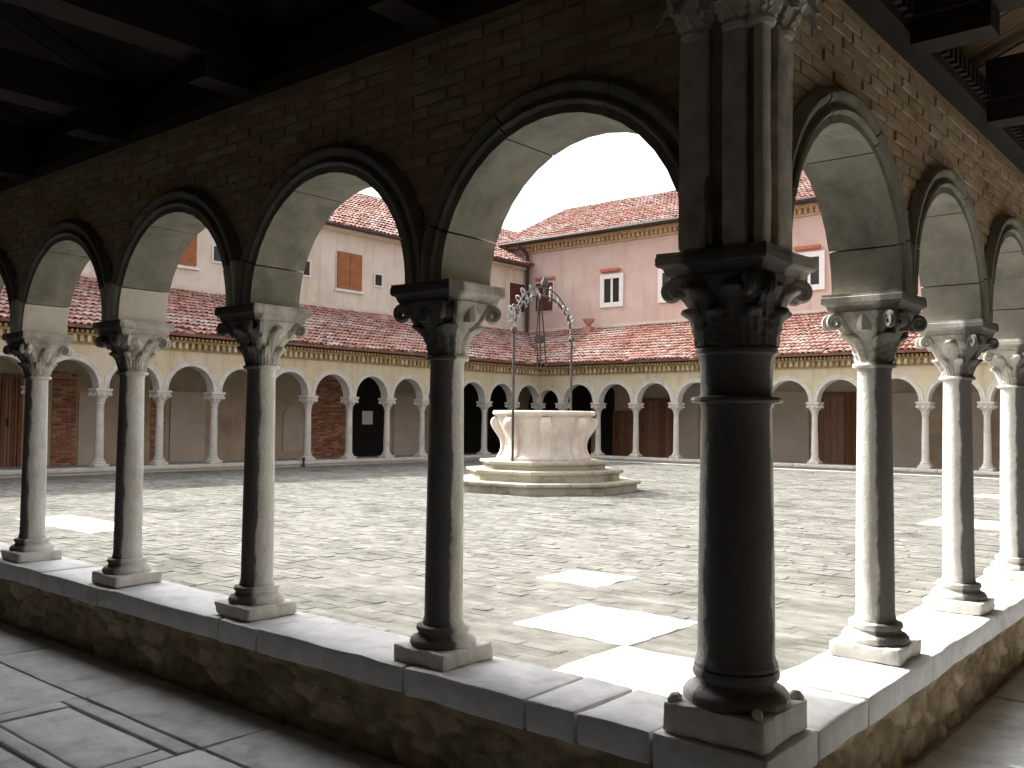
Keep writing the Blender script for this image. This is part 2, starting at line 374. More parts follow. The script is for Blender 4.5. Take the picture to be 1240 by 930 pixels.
# ------------------------------------------------------------------ low walls with their coping stones
def parapet(name, label, T, cuts, far=False, ulast=None):
    u0_ = cuts[0]; u1_ = cuts[-1] if ulast is None else ulast
    root = thing(name, T(u0_, 0, ZF), label, 'low wall')
    if not far:
        m_ = MB(); tn = []
        for side, nx, nz in ((-1, int((u1_-u0_)*84), 24), (1, 20, 2)):
            base = len(m_.v); ids = []
            for i in range(nx+1):
                for k in range(nz+1):
                    u = u0_ + (u1_-u0_)*i/nx; z = (ZF-.02) + (-.086 - ZF+.02)*k/nz
                    p = Vector((u*6.5, side*3., z*15))
                    pw_ = p + noise.noise_vector(p*.9)*.35
                    ds, pts_ = noise.voronoi(pw_)
                    e = min(1, (ds[1]-ds[0])/.28); c_ = pts_[0]
                    h_ = noise.noise(c_*7.3)
                    dv = -.015 + .014*e**.6 + .007*h_ + .008*noise.noise(p*1.7) + .006*noise.noise(p*5)
                    if z > -.11: dv *= .5
                    ids.append(min(1, max(0, .5+.9*noise.noise(c_*3.1+Vector((5,1,2)))))*(.35+.65*e))
                    m_.v.append(T(u, side*(.130 + dv), z))
            for i in range(nx):
                for k in range(nz):
                    q = i*(nz+1)+k; a = base+q
                    m_.f.append((a, a+nz+1, a+nz+2, a+1)); tn.append(ids[q])
        tn.append(.5)
        m_.quad(T(u0_,-.128,-.0865), T(u1_,-.128,-.0865), T(u1_,.128,-.0865), T(u0_,.128,-.0865))
        build(m_, 'masonry', 'rubble', root, True, tint=tn)
    else:
        m_ = MB(); m_.box(u0_, u1_, -.12, .12, ZF, -.075, T); build(m_, 'masonry', 'greyplaster', root)
    for k, (a, b_) in enumerate(zip(cuts, cuts[1:])):
        m_ = MB()
        pa, pb = T(a, -.147, -.085), T(b_, .147, 0)
        lo = [min(pa[i], pb[i]) for i in range(3)]; hi = [max(pa[i], pb[i]) for i in range(3)]
        along = 0 if abs(T(1,0,0)[0]-T(0,0,0)[0]) > .5 else 1
        lo[along] += .0035; hi[along] -= .0035
        nx = max(5, int((b_-a)*14))
        dz = random.uniform(-.003, .002)
        m_.rbox(lo[0], hi[0], lo[1], hi[1], -.085, (dz if not far else -.02), nx if along == 0 else 6, nx if along == 1 else 6, 3, .011, .0055, 7, k*2.2 + (5 if far else 0))
        build(m_, 'coping_stone', 'coping' if not far else 'farstone', root, True)
    return root
parapet('parapet_wall', 'low rubble wall with shaded stone coping under the left arcade', T_L, [.15, .38, .55, 1.03, 1.79, 2.03, 2.98, 3.55, 4.02, 5.03, 6.1, 7.05, 8.1, 9.0, 10.1, 11.05, 12.4])
parapet('parapet_wall', 'low ochre rubble wall with sunlit white coping under the right arcade', T_R, [.15, .51, 1.12, 1.98, 2.55, 3.05, 4.1, 5.2, 6.1, 7.05, 8.2])
cm = thing('cornerstone', (0,0,ZF), 'square stone block of the low wall under the big corner column', 'stone block')
m_ = MB(); m_.rbox(-.147, .149, -.149, .147, -.086, .001, 6, 6, 3, .008, .003, 7, 9.); build(m_, 'top_block', 'coping', cm, True)
m_ = MB(); m_.rbox(-.147, .142, -.142, .147, ZF-.02, -.092, 6, 6, 4, .008, .006, 7, 4.); build(m_, 'lower_block', 'coping', cm, True)
g_ = 'low kerb walls of the far ranges'
parapet('parapet_wall', 'white stone kerb carrying the far columns left of the wellhead', T_X, [-.5+i*1.35 for i in range(12)], True)
parapet('parapet_wall', 'white stone kerb carrying the far columns right of the wellhead', T_Y, [-12.74+i*1.3 for i in range(11)], True)
g = MB(); g.rbox(-MX+.14, -.2, LY-.50, LY-.36, ZG-.05, ZG+.008, 30, 3, 1, .006, .002); 
sp = build(g, 'kerb_strip', 'slab', court, True)

# ------------------------------------------------------------------ columns
def leaf(mb, ang, r_of, z0, z1, w, curl, drop, cup=.25, n=10, th=.006):
    """an acanthus-like leaf lying on a bell and curling out at its tip"""
    ca, sa = math.cos(ang), math.sin(ang)
    rad = Vector((ca, sa, 0)); tan = Vector((-sa, ca, 0)); Z = Vector((0,0,1))
    cen = []
    for i in range(n+1):
        t = i/n
        if t < .68:
            z = z0 + (z1-z0)*t/.68; r = r_of(z) + .004 + .012*(t/.68)
        else:
            q = (t-.68)/.32*math.pi*.95
            z = z1 + math.sin(q)*curl*.75 - (1-math.cos(q))*drop*.5; r = r_of(z1) + .016 + (1-math.cos(q))*curl*.62
        cen.append((r, z))
    rows_ = []
    for i, (r, z) in enumerate(cen):
        t = i/n
        ww = w*(.55 + .6*math.sin(min(1, t*1.15)*math.pi*.78))*(1 if t < .8 else (1-t)/.2*.75+.25)
        ww *= 1 + .16*math.sin(i*2.6)
        line = []
        for k, s_ in enumerate((-1, -.5, 0, .5, 1)):
            off = -abs(s_)*cup*w*.55 + (.012*w/.05 if k in (1, 3) else 0)*.5
            line.append(rad*(r+off) + tan*(s_*ww) + Z*z)
        rows_.append(line)
    b = len(mb.v); m5 = 5
    for ln in rows_:
        for p in ln: mb.v.append(tuple(p))
    nb = len(mb.v)
    for ln in rows_:
        for p in ln: mb.v.append(tuple(p - rad*th - Z*0))
    for i in range(n):
        for k in range(4):
            a = b+i*m5+k; mb.f.append((a, a+1, a+m5+1, a+m5))
            a = nb+i*m5+k; mb.f.append((a, a+m5, a+m5+1, a+1))
        for k in (0, 4):
            a, c = b+i*m5+k, nb+i*m5+k
            mb.f.append((a, a+m5, c+m5, c))
    a, c = b+n*m5, nb+n*m5
    for k in range(4): mb.f.append((a+k, a+k+1, c+k+1, c+k))
def volute(mb, ang, rc, zc, size, rad=.011, turns=1.6, wid=.02):
    ca, sa = math.cos(ang), math.sin(ang); R_ = Vector((ca, sa, 0)); Z = Vector((0,0,1))
    pts = []; rr = []
    for i in range(26):
        t = i/25; q = math.pi*.95 - t*turns*2*math.pi; s_ = size*(1-.80*t)
        pts.append(Vector((rc*ca, rc*sa, zc)) + R_*math.cos(q)*s_ + Z*math.sin(q)*s_); rr.append(rad*(1-.45*t))
    pts.insert(0, pts[0] - Z*size*1.5 - R_*size*.9); rr.insert(0, rad*.7)
    for off in (-wid/2, wid/2):
        o_ = Vector((-sa, ca, 0))*off
        mb.tube([tuple(p+o_) for p in pts], rr, 6)
    mb.lathe([(size*.01, zc-.004), (size*.01, zc+.004)], 4, rc*ca, rc*sa)
def square_moulding(mb, layers, sag=0.0, n=6):
    """stack of square rings: (half, z); sides sag inwards a little"""
    b = len(mb.v); cnt = 4*n
    for h, z in layers:
        for sd in range(4):
            for i in range(n):
                t = -1 + 2*i/n
                x, y = t*h, -h*(1 - sag*(1-t*t))
                for _ in range(sd): x, y = -y, x
                mb.v.append((x, y, z))
    for j in range(len(layers)-1):
        for i in range(cnt):
            i2 = (i+1) % cnt
            mb.f.append((b+j*cnt+i, b+j*cnt+i2, b+(j+1)*cnt+i2, b+(j+1)*cnt+i))
    mb.f.append(tuple(b+i for i in reversed(range(cnt)))); mb.f.append(tuple(b+(len(layers)-1)*cnt+i for i in range(cnt)))
def make_column(style, rs=.0605, rt_=.053, ph=.112, pz=.05, zb=.118, zn=.94, ah=.130, ztop=ZA, seg=32, corner_=False, stone='istrian', capm='istrian_dark', crust_shade_dir=(0, -1), crust_shade_bias=0.0):
    parts = []
    m_ = MB(); m_.rbox(-ph, ph, -ph, ph, 0, pz, 12, 12, 4, .008, .0065, 16, len(style)*1.7)
    for sx in ((-1, 1) if corner_ else ()):       # corner spurs
        for sy in (-1, 1):
            m_.tube([(sx*ph*q, sy*ph*q, pz+zz) for q, zz in ((.74,.006),(.80,.009),(.86,.008),(.93,.001))], [ph*.05, ph*.10, ph*.09, ph*.03], 8)
    parts.append(('plinth', m_, stone, True))
    k = rs/.0605; h = zb - pz; R1 = min(ph*.985, rs*1.72)
    m_ = MB(); m_.lathe([(R1*.97, pz-.001), (R1, pz+h*.10), (R1, pz+h*.22), (R1*.93, pz+h*.36), (R1*.84, pz+h*.40), (R1*.77, pz+h*.50), (R1*.75, pz+h*.60), (R1*.80, pz+h*.66),
                         (R1*.82, pz+h*.74), (R1*.80, pz+h*.88), (R1*.72, pz+h*.92), (rs*1.08, pz+h*.94), (rs*1.08, zb+.004)], seg)
    parts.append(('base', m_, stone, True))
    m_ = MB(); zs = zn if not corner_ else .80
    prof = [(rs*1.06, zb+.004), (rs*1.01, zb+.018)]
    for i in range(7):
        t = i/6; prof.append((rs*(1-t) + rt_*t + .0012*math.sin(t*math.pi), zb+.02+(zs-.012-zb-.02)*t))
    prof.append((rt_*1.05, zs-.004)); prof.append((rt_*1.05, zs))
    m_.lathe(prof, seg); parts.append(('shaft', m_, stone, True))
    if corner_:
        m_ = MB(); m_.lathe([(rt_*1.02,.80),(rt_*1.27,.802),(rt_*1.31,.808),(rt_*1.27,.815),(rt_*1.03,.818),(rt_*1.02,.83),(rt_*1.04,.90),(rt_*1.10,.918),(rt_*1.18,.922),(rt_*1.2,.929),(rt_*1.16,.936),(rt_*1.04,.938)], seg)
        parts.append(('neck_ring', m_, stone, True))
    else:
        m_ = MB(); m_.lathe([(rt_*1.02, zn), (rt_*1.26, zn+.001), (rt_*1.32, zn+.007), (rt_*1.26, zn+.014), (rt_*1.02, zn+.016)], seg)
        parts.append(('neck_ring', m_, stone, True))
    # capital
    za = ztop - .062
    rb0, rb1 = rt_*(1.14 if corner_ else 1.03), ah*.93
    def r_of(z):
        t = min(1, max(0, (z-zn)/(za-zn))); return rb0 + (rb1-rb0)*(t**1.55)
    H = za-zn
    def sst(a, b, x): x = min(1, max(0, (x-a)/(b-a))); return x*x*(3-2*x)
    nth, nzz = (96, 30) if seg > 20 else (40, 12)
    nlow, hlow, plain = {'leafy': (8, .46, 0), 'volute': (4, .62, 1), 'acanthus': (8, .56, 0)}[style]
    ph0 = math.pi/8 if style == 'leafy' else (math.pi/4 if style == 'volute' else 0)
    def rr(th, t):
        rc = rb0 + (ah*.80-rb0)*t**1.5
        sq = ah*.90/max(abs(math.cos(th)), abs(math.sin(th))); sq = min(sq, ah*1.16)
        w = sst(.35, 1, t)*.72
        r = rc*(1-w) + sq*w*(.80 + .20*t)
        def cell(n, off):
            q = ((th-off)/(2*math.pi)*n + .5) % 1 - .5; return q*2
        # lower tier
        f = cell(nlow, ph0); wl = .95*math.sqrt(max(0, 1-(t/hlow)**3)) if t < hlow else 0
        k_ = ah/.13
        if wl > 0 and abs(f) < wl:
            e = 1-(f/wl)**2
            r += k_*(.004 + .011*sst(0, hlow, t) + .013*math.exp(-((t-hlow*.88)/.075)**2))*e**.6
            r += k_*.0022*math.cos(f*13 + 6*t)*e + k_*.002*math.cos(f*5)*math.sin(t*46)
        elif not plain:
            # upper tier between the lower leaves
            f2 = cell(8, ph0 + math.pi/8) if style == 'leafy' else cell(8, math.pi/8)
            wl2 = .92*math.sqrt(max(0, 1-((t-.1)/.80)**4)) if t < .9 else 0
            if wl2 > 0 and abs(f2) < wl2:
                e = 1-(f2/wl2)**2
                r += k_*(.003 + .006*t + .016*math.exp(-((t-.80)/.085)**2))*e**.6 + k_*.002*math.cos(f2*12+5*t)*e
            else: r -= k_*.004
        return r
    m_ = MB(); zz0 = zn+.010
    for a_ in range(nzz+1):
        t = a_/nzz
        for b_ in range(nth):
            th = 2*math.pi*b_/nth; r = rr(th, t); z = zz0 + (za+.002-zz0)*t
            r += .0025*noise.noise(Vector((math.cos(th)*6, math.sin(th)*6, z*60)))
            m_.v.append((r*math.cos(th), r*math.sin(th), z))
    for a_ in range(nzz):
        for b_ in range(nth):
            b2 = (b_+1) % nth; m_.f.append((a_*nth+b_, a_*nth+b2, (a_+1)*nth+b2, (a_+1)*nth+b_))
    m_.f.append(tuple(nzz*nth+b_ for b_ in range(nth)))
    vs_ = {'leafy': (1.12, .84, .17, .085, .26), 'volute': (1.10, .82, .20, .085, .30), 'acanthus': (1.06, .82, .17, .09, .34)}[style]
    for i in range(4): volute(m_, i*math.pi/2+math.pi/4, ah*vs_[0], zn+H*vs_[1], ah*vs_[2], ah*vs_[3], wid=ah*vs_[4])
    if style == 'volute':
        for i in range(4):
            a = i*math.pi/2
            m_.lathe([(ah*.17, zn+H*.66), (ah*.19, zn+H*.80), (ah*.12, zn+H*.94)], 8, math.cos(a)*ah*.74, math.sin(a)*ah*.74)
    parts.append(('capital', m_, capm, True))
    m_ = MB(); square_moulding(m_, [(ah*.80, za-.004), (ah*.86, za+.006), (ah*.90, za+.020), (ah*.92, za+.024), (ah*.97, za+.026), (ah*1.0, za+.032), (ah*1.0, ztop-.012), (ah*.985, ztop-.010), (ah*.985, ztop-.0015)], .07)
    parts.append(('abacus', m_, capm, False))
    out = []
    for n_, mm, mt, sm in parts:
        me = mm.mesh(n_, mt, smooth=sm)
        if crust_shade_dir is not None:
            at = me.attributes.new('crust_shade', 'FLOAT', 'POINT'); k = .55 if n_ in ('plinth',) else 1.0
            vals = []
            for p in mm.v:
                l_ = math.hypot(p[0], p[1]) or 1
                d_ = (p[0]*crust_shade_dir[0] + p[1]*crust_shade_dir[1])/l_
                vals.append((d_*.5+.5)*k + crust_shade_bias)
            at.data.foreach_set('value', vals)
        out.append((n_, me))
    return out
def place_column(parts, loc, rotz, label, group=None, name='column'):
    e = thing(name, loc, label, 'column', group)
    e.rotation_euler = (0, 0, rotz)
    for n_, me in parts: put(n_, me, e)
    return e
COLS = {}
def near_col(style, bias):
    if (style, bias) not in COLS: COLS[style, bias] = make_column(style, crust_shade_bias=bias)
    return COLS[style, bias]
ordn = ['', 'first', 'second', 'third', 'fourth', 'fifth', 'sixth', 'seventh', 'eighth', 'ninth', 'tenth', 'eleventh', 'twelfth', 'thirteenth', 'fourteenth']
gl, gr = 'columns of the near left arcade', 'columns of the near right arcade'
for k, (st, rz) in enumerate([('volute', 0), ('leafy', 1), ('acanthus', 2), ('leafy', 3), ('volute', 1), ('acanthus', 0), ('leafy', 0), ('volute', 0), ('acanthus', 0), ('leafy', 0), ('volute', 0)], 1):
    place_column(near_col(st, {1: .03, 2: -.06}.get(k, -.13)), (-k, 0, 0), 0, f'slender stone column, {ordn[k]} left of the big corner column', gl)  # dark band sized per column, painting in part of its shade
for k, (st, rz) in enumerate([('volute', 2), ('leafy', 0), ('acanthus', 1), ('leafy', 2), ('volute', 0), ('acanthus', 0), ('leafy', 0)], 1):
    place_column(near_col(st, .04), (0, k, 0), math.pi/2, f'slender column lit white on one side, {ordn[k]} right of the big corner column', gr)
cc = make_column('acanthus', rs=.0935, rt_=.0855, ph=.130, pz=.075, zb=.165, zn=.93, ah=.147, ztop=1.17, seg=40, corner_=True, crust_shade_dir=(.55, -.835))
place_column(cc, (0, 0, .0015), 0, 'thick dark stone column at the corner of the two near arcades', None, 'corner_column')

# far columns, fewer faces
farcol = make_column('volute', rs=.066, rt_=.054, ph=.112, seg=14, stone='farstone', capm='farstone', crust_shade_dir=None)
farcol = [p for p in farcol]
SX, SY = .9618, 1.001
xu = [LY - SX*i for i in range(1, 14)]
for i, u in enumerate(xu, 1):
    place_column(farcol, (-MX, u, -.02), (i % 4)*math.pi/2, f'small pale column of the far left range, {ordn[i]} from the corner behind the wellhead', 'columns of the far left range')
yu = [-MX-.271 + SY*i for i in range(1, 12)]
for i, u in enumerate(yu, 1):
    place_column(farcol, (u, LY, -.02), (i % 4)*math.pi/2, f'small pale column of the far right range, {ordn[i]} from the corner behind the wellhead', 'columns of the far right range')
place_column(farcol, (-MX, LY, -.02), 0, 'pale corner column hidden behind the wellhead where the far ranges meet')

# ------------------------------------------------------------------ arcade walls
def arcade_wall(root, T, us, z_off, t, rh_k, ztop, m_in, m_out):
    """wall above the arches: two faces, hole of radius rh_k*spacing for each bay"""
    for v, mt, nm in ((-t, m_in, 'inner_face'), (t, m_out, 'court_face')):
        m_ = MB()
        for a, b_ in zip(us, us[1:]):
            c = (a+b_)/2; d = abs(b_-a); r = rh_k*d; n = 24
            lo, hi = min(a,b_), max(a,b_)
            pts = [(c - r*math.cos(math.pi*i/n), ZA+z_off + r*math.sin(math.pi*i/n)) for i in range(n+1)]
            pts = [(lo, ZA+z_off)] + pts + [(hi, ZA+z_off)]
            for (ua, za), (ub, zb) in zip(pts, pts[1:]):
                if ub-ua < 1e-5: continue
                m_.quad(T(ua, v, za), T(ub, v, zb), T(ub, v, ztop), T(ua, v, ztop))
        build(m_, nm, mt, root)
    m_ = MB(); lo, hi = min(us), max(us)
    m_.quad(T(lo,-t,ztop), T(hi,-t,ztop), T(hi,t,ztop), T(lo,t,ztop)); build(m_, 'wall_top', m_in, root)
IN = [(.420,-.100),(.420,-.112),(.443,-.112),(.446,-.120),(.453,-.125),(.461,-.121),(.464,-.109),(.474,-.107),(.481,-.117),(.490,-.125),(.502,-.126),(.512,-.118),(.518,-.104),(.524,-.098)]
OUT = [(.524,.098),(.515,.110),(.490,.110),(.487,.104),(.45,.104),(.447,.112),(.42,.112),(.42,.100)]
def voussoirs(root, T, a, b_, z_off, nv, mt, name='voussoir', simple=False, gap=.006, prof=None, pale_ends=None):
    c = (a+b_)/2; d = abs(b_-a)
    prof = prof or (IN + OUT)
    for k in range(nv):
        ang = [0, .11, .37, .63, .89, 1] if nv == 5 else [i/nv for i in range(nv+1)]
        m_ = MB(); t0, t1 = math.pi*ang[k], math.pi*ang[k+1]
        if nv > 1:
            if k > 0: t0 += gap
            if k < nv-1: t1 -= gap
        n = max(5, 26//nv); kk = len(prof); base = 0
        jit = random.uniform(-.0025, .0025) if nv > 1 else 0
        for i in range(n+1):
            th = t0 + (t1-t0)*i/n
            for r, v in prof:
                u = r*d*math.cos(th); u = max(-.4985*d, min(.4985*d, u))
                m_.v.append(T(c+u, v + (jit if v < 0 else 0), ZA + z_off + max(0, (r*d)*math.sin(th)) + .0008))
        for i in range(n):
            for j in range(kk):
                j2 = (j+1) % kk; m_.f.append((i*kk+j, i*kk+j2, (i+1)*kk+j2, (i+1)*kk+j))
        m_.f.append(tuple(range(kk))); m_.f.append(tuple(n*kk+j for j in reversed(range(kk))))
        build(m_, name, (pale_ends if pale_ends and k in (0, nv-1) else mt), root, True)

def near_arcade(name, label, T, n_bays, nv_bays):
    root = thing(name, T(0,0,ZA), label, 'arcade wall')
    us = [float(i) for i in range(n_bays+1)]
    arcade_wall(root, T, us, 0, .088, .485, ZT+.12, 'mortar', 'ochre')
    for i in range(n_bays):
        if i < nv_bays: voussoirs(root, T, us[i], us[i+1], 0, 5, 'archstone', pale_ends='archpale' if T is T_L and i >= 2 else None)
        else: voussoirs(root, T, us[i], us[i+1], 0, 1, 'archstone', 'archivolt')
    return root
aL = near_arcade('arcade_wall', 'shadowed brick wall carried on the left row of arches', T_L, 12, 6)
aR = near_arcade('arcade_wall', 'warm brown brick wall above the right row of arches', T_R, 15, 5)
# bricks on the inside faces
def face_bricks(root, T, umax, limit, seed, rotz):
    rg = random.Random(seed); bl, bh = .150, .0395
    var = []
    for k in range(8):
        m_ = MB(); m_.rbox(-(bl-.010)/2, (bl-.010)/2, -.012, .012, -(bh-.009)/2, (bh-.009)/2, 3, 1, 1, .003, .0012, 20, k*2.1+seed)
        var.append(m_.mesh('brick', 'brick', tint=(k+.5)/8))
    cells = []
    rowi = 0; z = ZA+.03
    while z < ZT - .01:
        u = .10 + (rowi % 2)*bl/2
        while u < umax:
            d = u - math.floor(u) - .5
            if math.hypot(d, z-ZA) > .527: cells.append((u, z))
            u += bl
        z += bh; rowi += 1
    cells.sort(key=lambda c: c[0])
    joined = MB(); tints = []
    for k, (u, z) in enumerate(cells):
        v = -.0825 + rg.uniform(-.004, .0025)
        if k < limit:
            piece('brick', var[rg.randrange(8)], root, T(u+rg.uniform(-.003,.003), v, z), (rg.uniform(-.02,.02), rg.uniform(-.015,.015), rotz))
        else:
            nb = len(joined.f); joined.box(u-(bl-.01)/2, u+(bl-.01)/2, v-.012, v+.012, z-(bh-.009)/2, z+(bh-.009)/2, T)
            tints += [rg.random()]*(len(joined.f)-nb)
    if joined.f:
        o = build(joined, 'far_bricks', 'brick', root, tint=tints); o['kind'] = 'stuff'
face_bricks(aL, T_L, 5.6, 300, 1, 0)
face_bricks(aR, T_R, 4.6, 300, 2, math.pi/2)

# pier above the corner column
pr = thing('corner_pier', (0,0,1.17), 'ribbed stone pier standing on the capital of the corner column', 'pier')
m_ = MB(); m_.rbox(-.095, .106, -.106, .095, 1.1715, ZT+.11, 4, 4, 18, .008, .003, 5, 1.); build(m_, 'core', 'archstone', pr, True)
for (a, b_, c, d) in ((-.095,-.018,-.128,-.10), (.022,.082,-.128,-.10), (.10,.128,-.122,-.075), (.10,.130,-.045,.045)):
    m_ = MB(); m_.rbox(a, b_, c, d, 1.172, 1.715, 5, 4, 16, .009, .003, 6, a*30); build(m_, 'rib', 'istrian_dark', pr, True)
for cx, cy, az in ((-.055,-.115,-math.pi/2), (.055,-.115,-math.pi/2), (.115,.0,0), (.112,-.10,-.8)):
    m_ = MB(); ro = lambda z: .012 + .05*max(0, (z-1.69)/.13)**1.5
    for da in (-.8, 0, .8):
        mm = MB(); leaf(mm, az+da, ro, 1.695, 1.75, .034, .045, .03)
        leaf(mm, az+da+.4, ro, 1.745, 1.80, .036, .05, .03)
        b = len(m_.v); m_.v += [(p[0]+cx, p[1]+cy, p[2]) for p in mm.v]; m_.f += [tuple(i+b for i in f) for f in mm.f]
    m_.lathe([(.03,1.69),(.036,1.70),(.03,1.712),(.034,1.74),(.05,1.79),(.06,1.84),(.06,2.06)], 12, cx, cy)
    build(m_, 'leaf_capital', 'istrian_dark', pr, True)

# far arcades
def far_arcade(label, T, us, lo, hi):
    root = thing('arcade_wall', T(0,0,ZA), label, 'arcade wall')
    zo = -.02
    arcade_wall(root, T, us, zo, .088, .485, 2.0, 'greyplaster', 'ochre')
    fp = [(.42,-.10),(.42,.104),(.445,.106),(.45,.100),(.48,.100),(.485,.106),(.505,.106),(.512,.096),(.512,-.10)]
    for a, b_ in zip(us, us[1:]): voussoirs(root, T, a, b_, zo, 1, 'farstone', 'archivolt', prof=fp)
    # cornice: string course, dentils, upper course, saw-tooth row
    L_, H_ = min(us), max(us)
    for (v0, v1, z0, z1, mt) in ((.089, .11, 1.800, 1.828, 'ochre_trim'), (.089, .185, 1.928, 1.958, 'ochre_trim')):
        m_ = MB(); m_.box(L_, H_, v0, v1, z0, z1, T); build(m_, 'cornice_course', mt, root)
    dn = []
    for k in range(5):
        m_ = MB(); m_.box(-.026, .026, -.045, .045, -.045, .045); dn.append(m_.mesh('dentil', 'ochre_trim', tint=k/4))
    u = L_+.06; k = 0
    rz = 0 if abs(T(1,0,0)[0]-T(0,0,0)[0]) > .5 else math.pi/2
    while u < H_-.05:
        if lo <= u <= hi:
            piece('dentil', dn[random.randrange(5)], root, T(u, .130+random.uniform(-.006,.004), 1.8815), (0, 0, rz))
        u += .112; k += 1
    m_ = MB(); u = L_+.03
    while u < H_: m_.box(u, u+.035, .089, .25, 1.960, 2.005, T); u += .075
    o = build(m_, 'rafter_ends', 'ochre_trim', root); o['kind'] = 'stuff'
    return root
aX = far_arcade('ochre wall over the far arches left of the wellhead', T_X, [LY] + xu + [LY-SX*14, LY-SX*15, LY-SX*16], 2.2, 14.9)
aY = far_arcade('ochre wall over the far arches right of the wellhead', T_Y, [-MX] + yu + [-MX-.271+SY*12, -MX-.271+SY*13], -12.4, -1.6)

# ------------------------------------------------------------------ tiled roofs
def tile_mesh(length, rad, tint, mt='tile'):
    m_ = MB(); n = 6
    for k, (yy, rr, zz) in enumerate(((0, rad, .012), (length, rad*.80, .0))):
        for i in range(n+1):
            a = math.pi*i/n; m_.v.append((-rr*math.cos(a), yy, zz + rr*.82*math.sin(a)))
        for i in range(n+1):
            a = math.pi*i/n; m_.v.append((-(rr-.011)*math.cos(a), yy, zz + (rr*.82-.011)*math.sin(a)))
    q = 2*(n+1)
    for i in range(n):
        m_.f.append((i, i+1, q+i+1, q+i)); m_.f.append((n+1+i, q+n+1+i, q+n+2+i, n+2+i)); m_.f.append((i, n+1+i, n+2+i, i+1))
    return m_
def tiled_roof(name, label, P, along, upv, a_rng, b_len, clip, parts_rows, parent=None, pitch=.100, rowlen=.205, part_a=None, thick=.05):
    """P: point on eave; along: unit along eave; upv: unit up the slope"""
    along = Vector(along).normalized(); upv = Vector(upv).normalized(); nrm = along.cross(upv)
    if nrm.z < 0: nrm = -nrm
    P = Vector(P)
    X_ = upv.cross(nrm)
    R = Matrix((X_, upv, nrm)).transposed().to_4x4()
    root = parent or thing(name, tuple(P), label, 'roof')
    org = Vector(ORG[root.name])
    a0, a1 = a_rng
    # bed
    m_ = MB(); n = 40
    for i in range(n):
        aa, ab = a0+(a1-a0)*i/n, a0+(a1-a0)*(i+1)/n
        b0a, b1a = clip(aa); b0b, b1b = clip(ab)
        if b1a <= b0a and b1b <= b0b: continue
        def pt(a, b, h): return tuple(P + along*a + upv*b + nrm*h)
        for h, rv in ((0, False), (-thick, True)):
            q = [pt(aa, b0a, h), pt(ab, b0b, h), pt(ab, b1b, h), pt(aa, b1a, h)]
            m_.quad(*(q if not rv else q[::-1]))
        m_.quad(pt(aa,b0a,0), pt(aa,b0a,-thick), pt(ab,b0b,-thick), pt(ab,b0b,0))
    build(m_, 'roof_bed', 'tilebed', root)
    var = [tile_mesh(rowlen*1.13, pitch*.46, 0) for _ in range(1)]
    tm = [var[0].mesh('roof_tile', 'tile', tint=(k+.5)/9) for k in range(9)]
    rg = np.random.RandomState(len(label)+int(b_len*10))
    base = np.array(var[0].v); bf = var[0].f
    jv, jf, jt = [], [], []
    nrow = int(b_len/rowlen)+1; na = int((a1-a0)/pitch); cnt = 0
    wob = rg.normal(0, .006, nrow)
    pr_ = part_a or (a0, a1); npart = 0
    for r in range(nrow):
        for k in range(na):
            a = a0 + (k+.5)*pitch + rg.normal(0, .004); b = r*rowlen - .03 + rg.normal(0, .010) + wob[r]
            c0, c1 = clip(a)
            if b > c1 - rowlen*.6 or b < c0 - .05: continue
            yaw = rg.normal(0, .035); h = .006 + r*0 + rg.normal(0, .003)
            h += .022*noise.noise(Vector((a*.7, b*.9, a0)))
            p = P + along*a + upv*b + nrm*h
            t_ = float(np.clip(rg.beta(2, 2), 0, .999))
            Rt = R @ Matrix.Rotation(yaw, 4, 'Z') @ Matrix.Rotation(-.055, 4, 'X')
            if r < parts_rows and pr_[0] <= a <= pr_[1] and npart < 300:
                o = bpy.data.objects.new('roof_tile', tm[int(t_*9)]); col.objects.link(o); o.parent = root; npart += 1
                mw_ = Rt.copy(); mw_.translation = (p - org)*S; o.matrix_local = mw_
            else:
                A = np.array(Rt.to_3x3()); vv = base @ A.T + np.array(p)
                ofs = cnt*len(base); cnt += 1
                jv.append(vv); jf += [tuple(i+ofs for i in f) for f in bf]; jt += [t_]*len(bf)
    if jv:
        m_ = MB(); m_.v = [tuple(q) for q in np.concatenate(jv)]; m_.f = jf
        o = build(m_, 'upper_tiles', 'tile', root, tint=jt); o['kind'] = 'stuff'
    return root
run = W+EAVE; sl_len = math.hypot(run, JZ-EZ); cs, sn = run/sl_len, (JZ-EZ)/sl_len
# left lean-to: eave along +y at x=-MX+EAVE ; valley towards the corner
def clipX(a):      # a is y
    lim = sl_len
    if a > LY-EAVE: return ((a-(LY-EAVE))/cs, lim)
    return (0, lim)
tiled_roof('lean_to_roof', 'red tiled lean-to roof over the far walk left of the wellhead', (-MX+EAVE, 0, EZ), (0,1,0), (-cs,0,sn), (1.2, LY+W), sl_len, clipX, 3, part_a=(3.6, 14.8))
def clipY(a):      # a is x
    if a < -MX+EAVE: return (((-MX+EAVE)-a)/cs, sl_len)
    return (0, sl_len)
tiled_roof('lean_to_roof', 'red tiled lean-to roof over the far walk right of the wellhead', (0, LY-EAVE, EZ), (1,0,0), (0,cs,sn), (-MX-W, .6), sl_len, clipY, 3, part_a=(-12.3, -2.2))

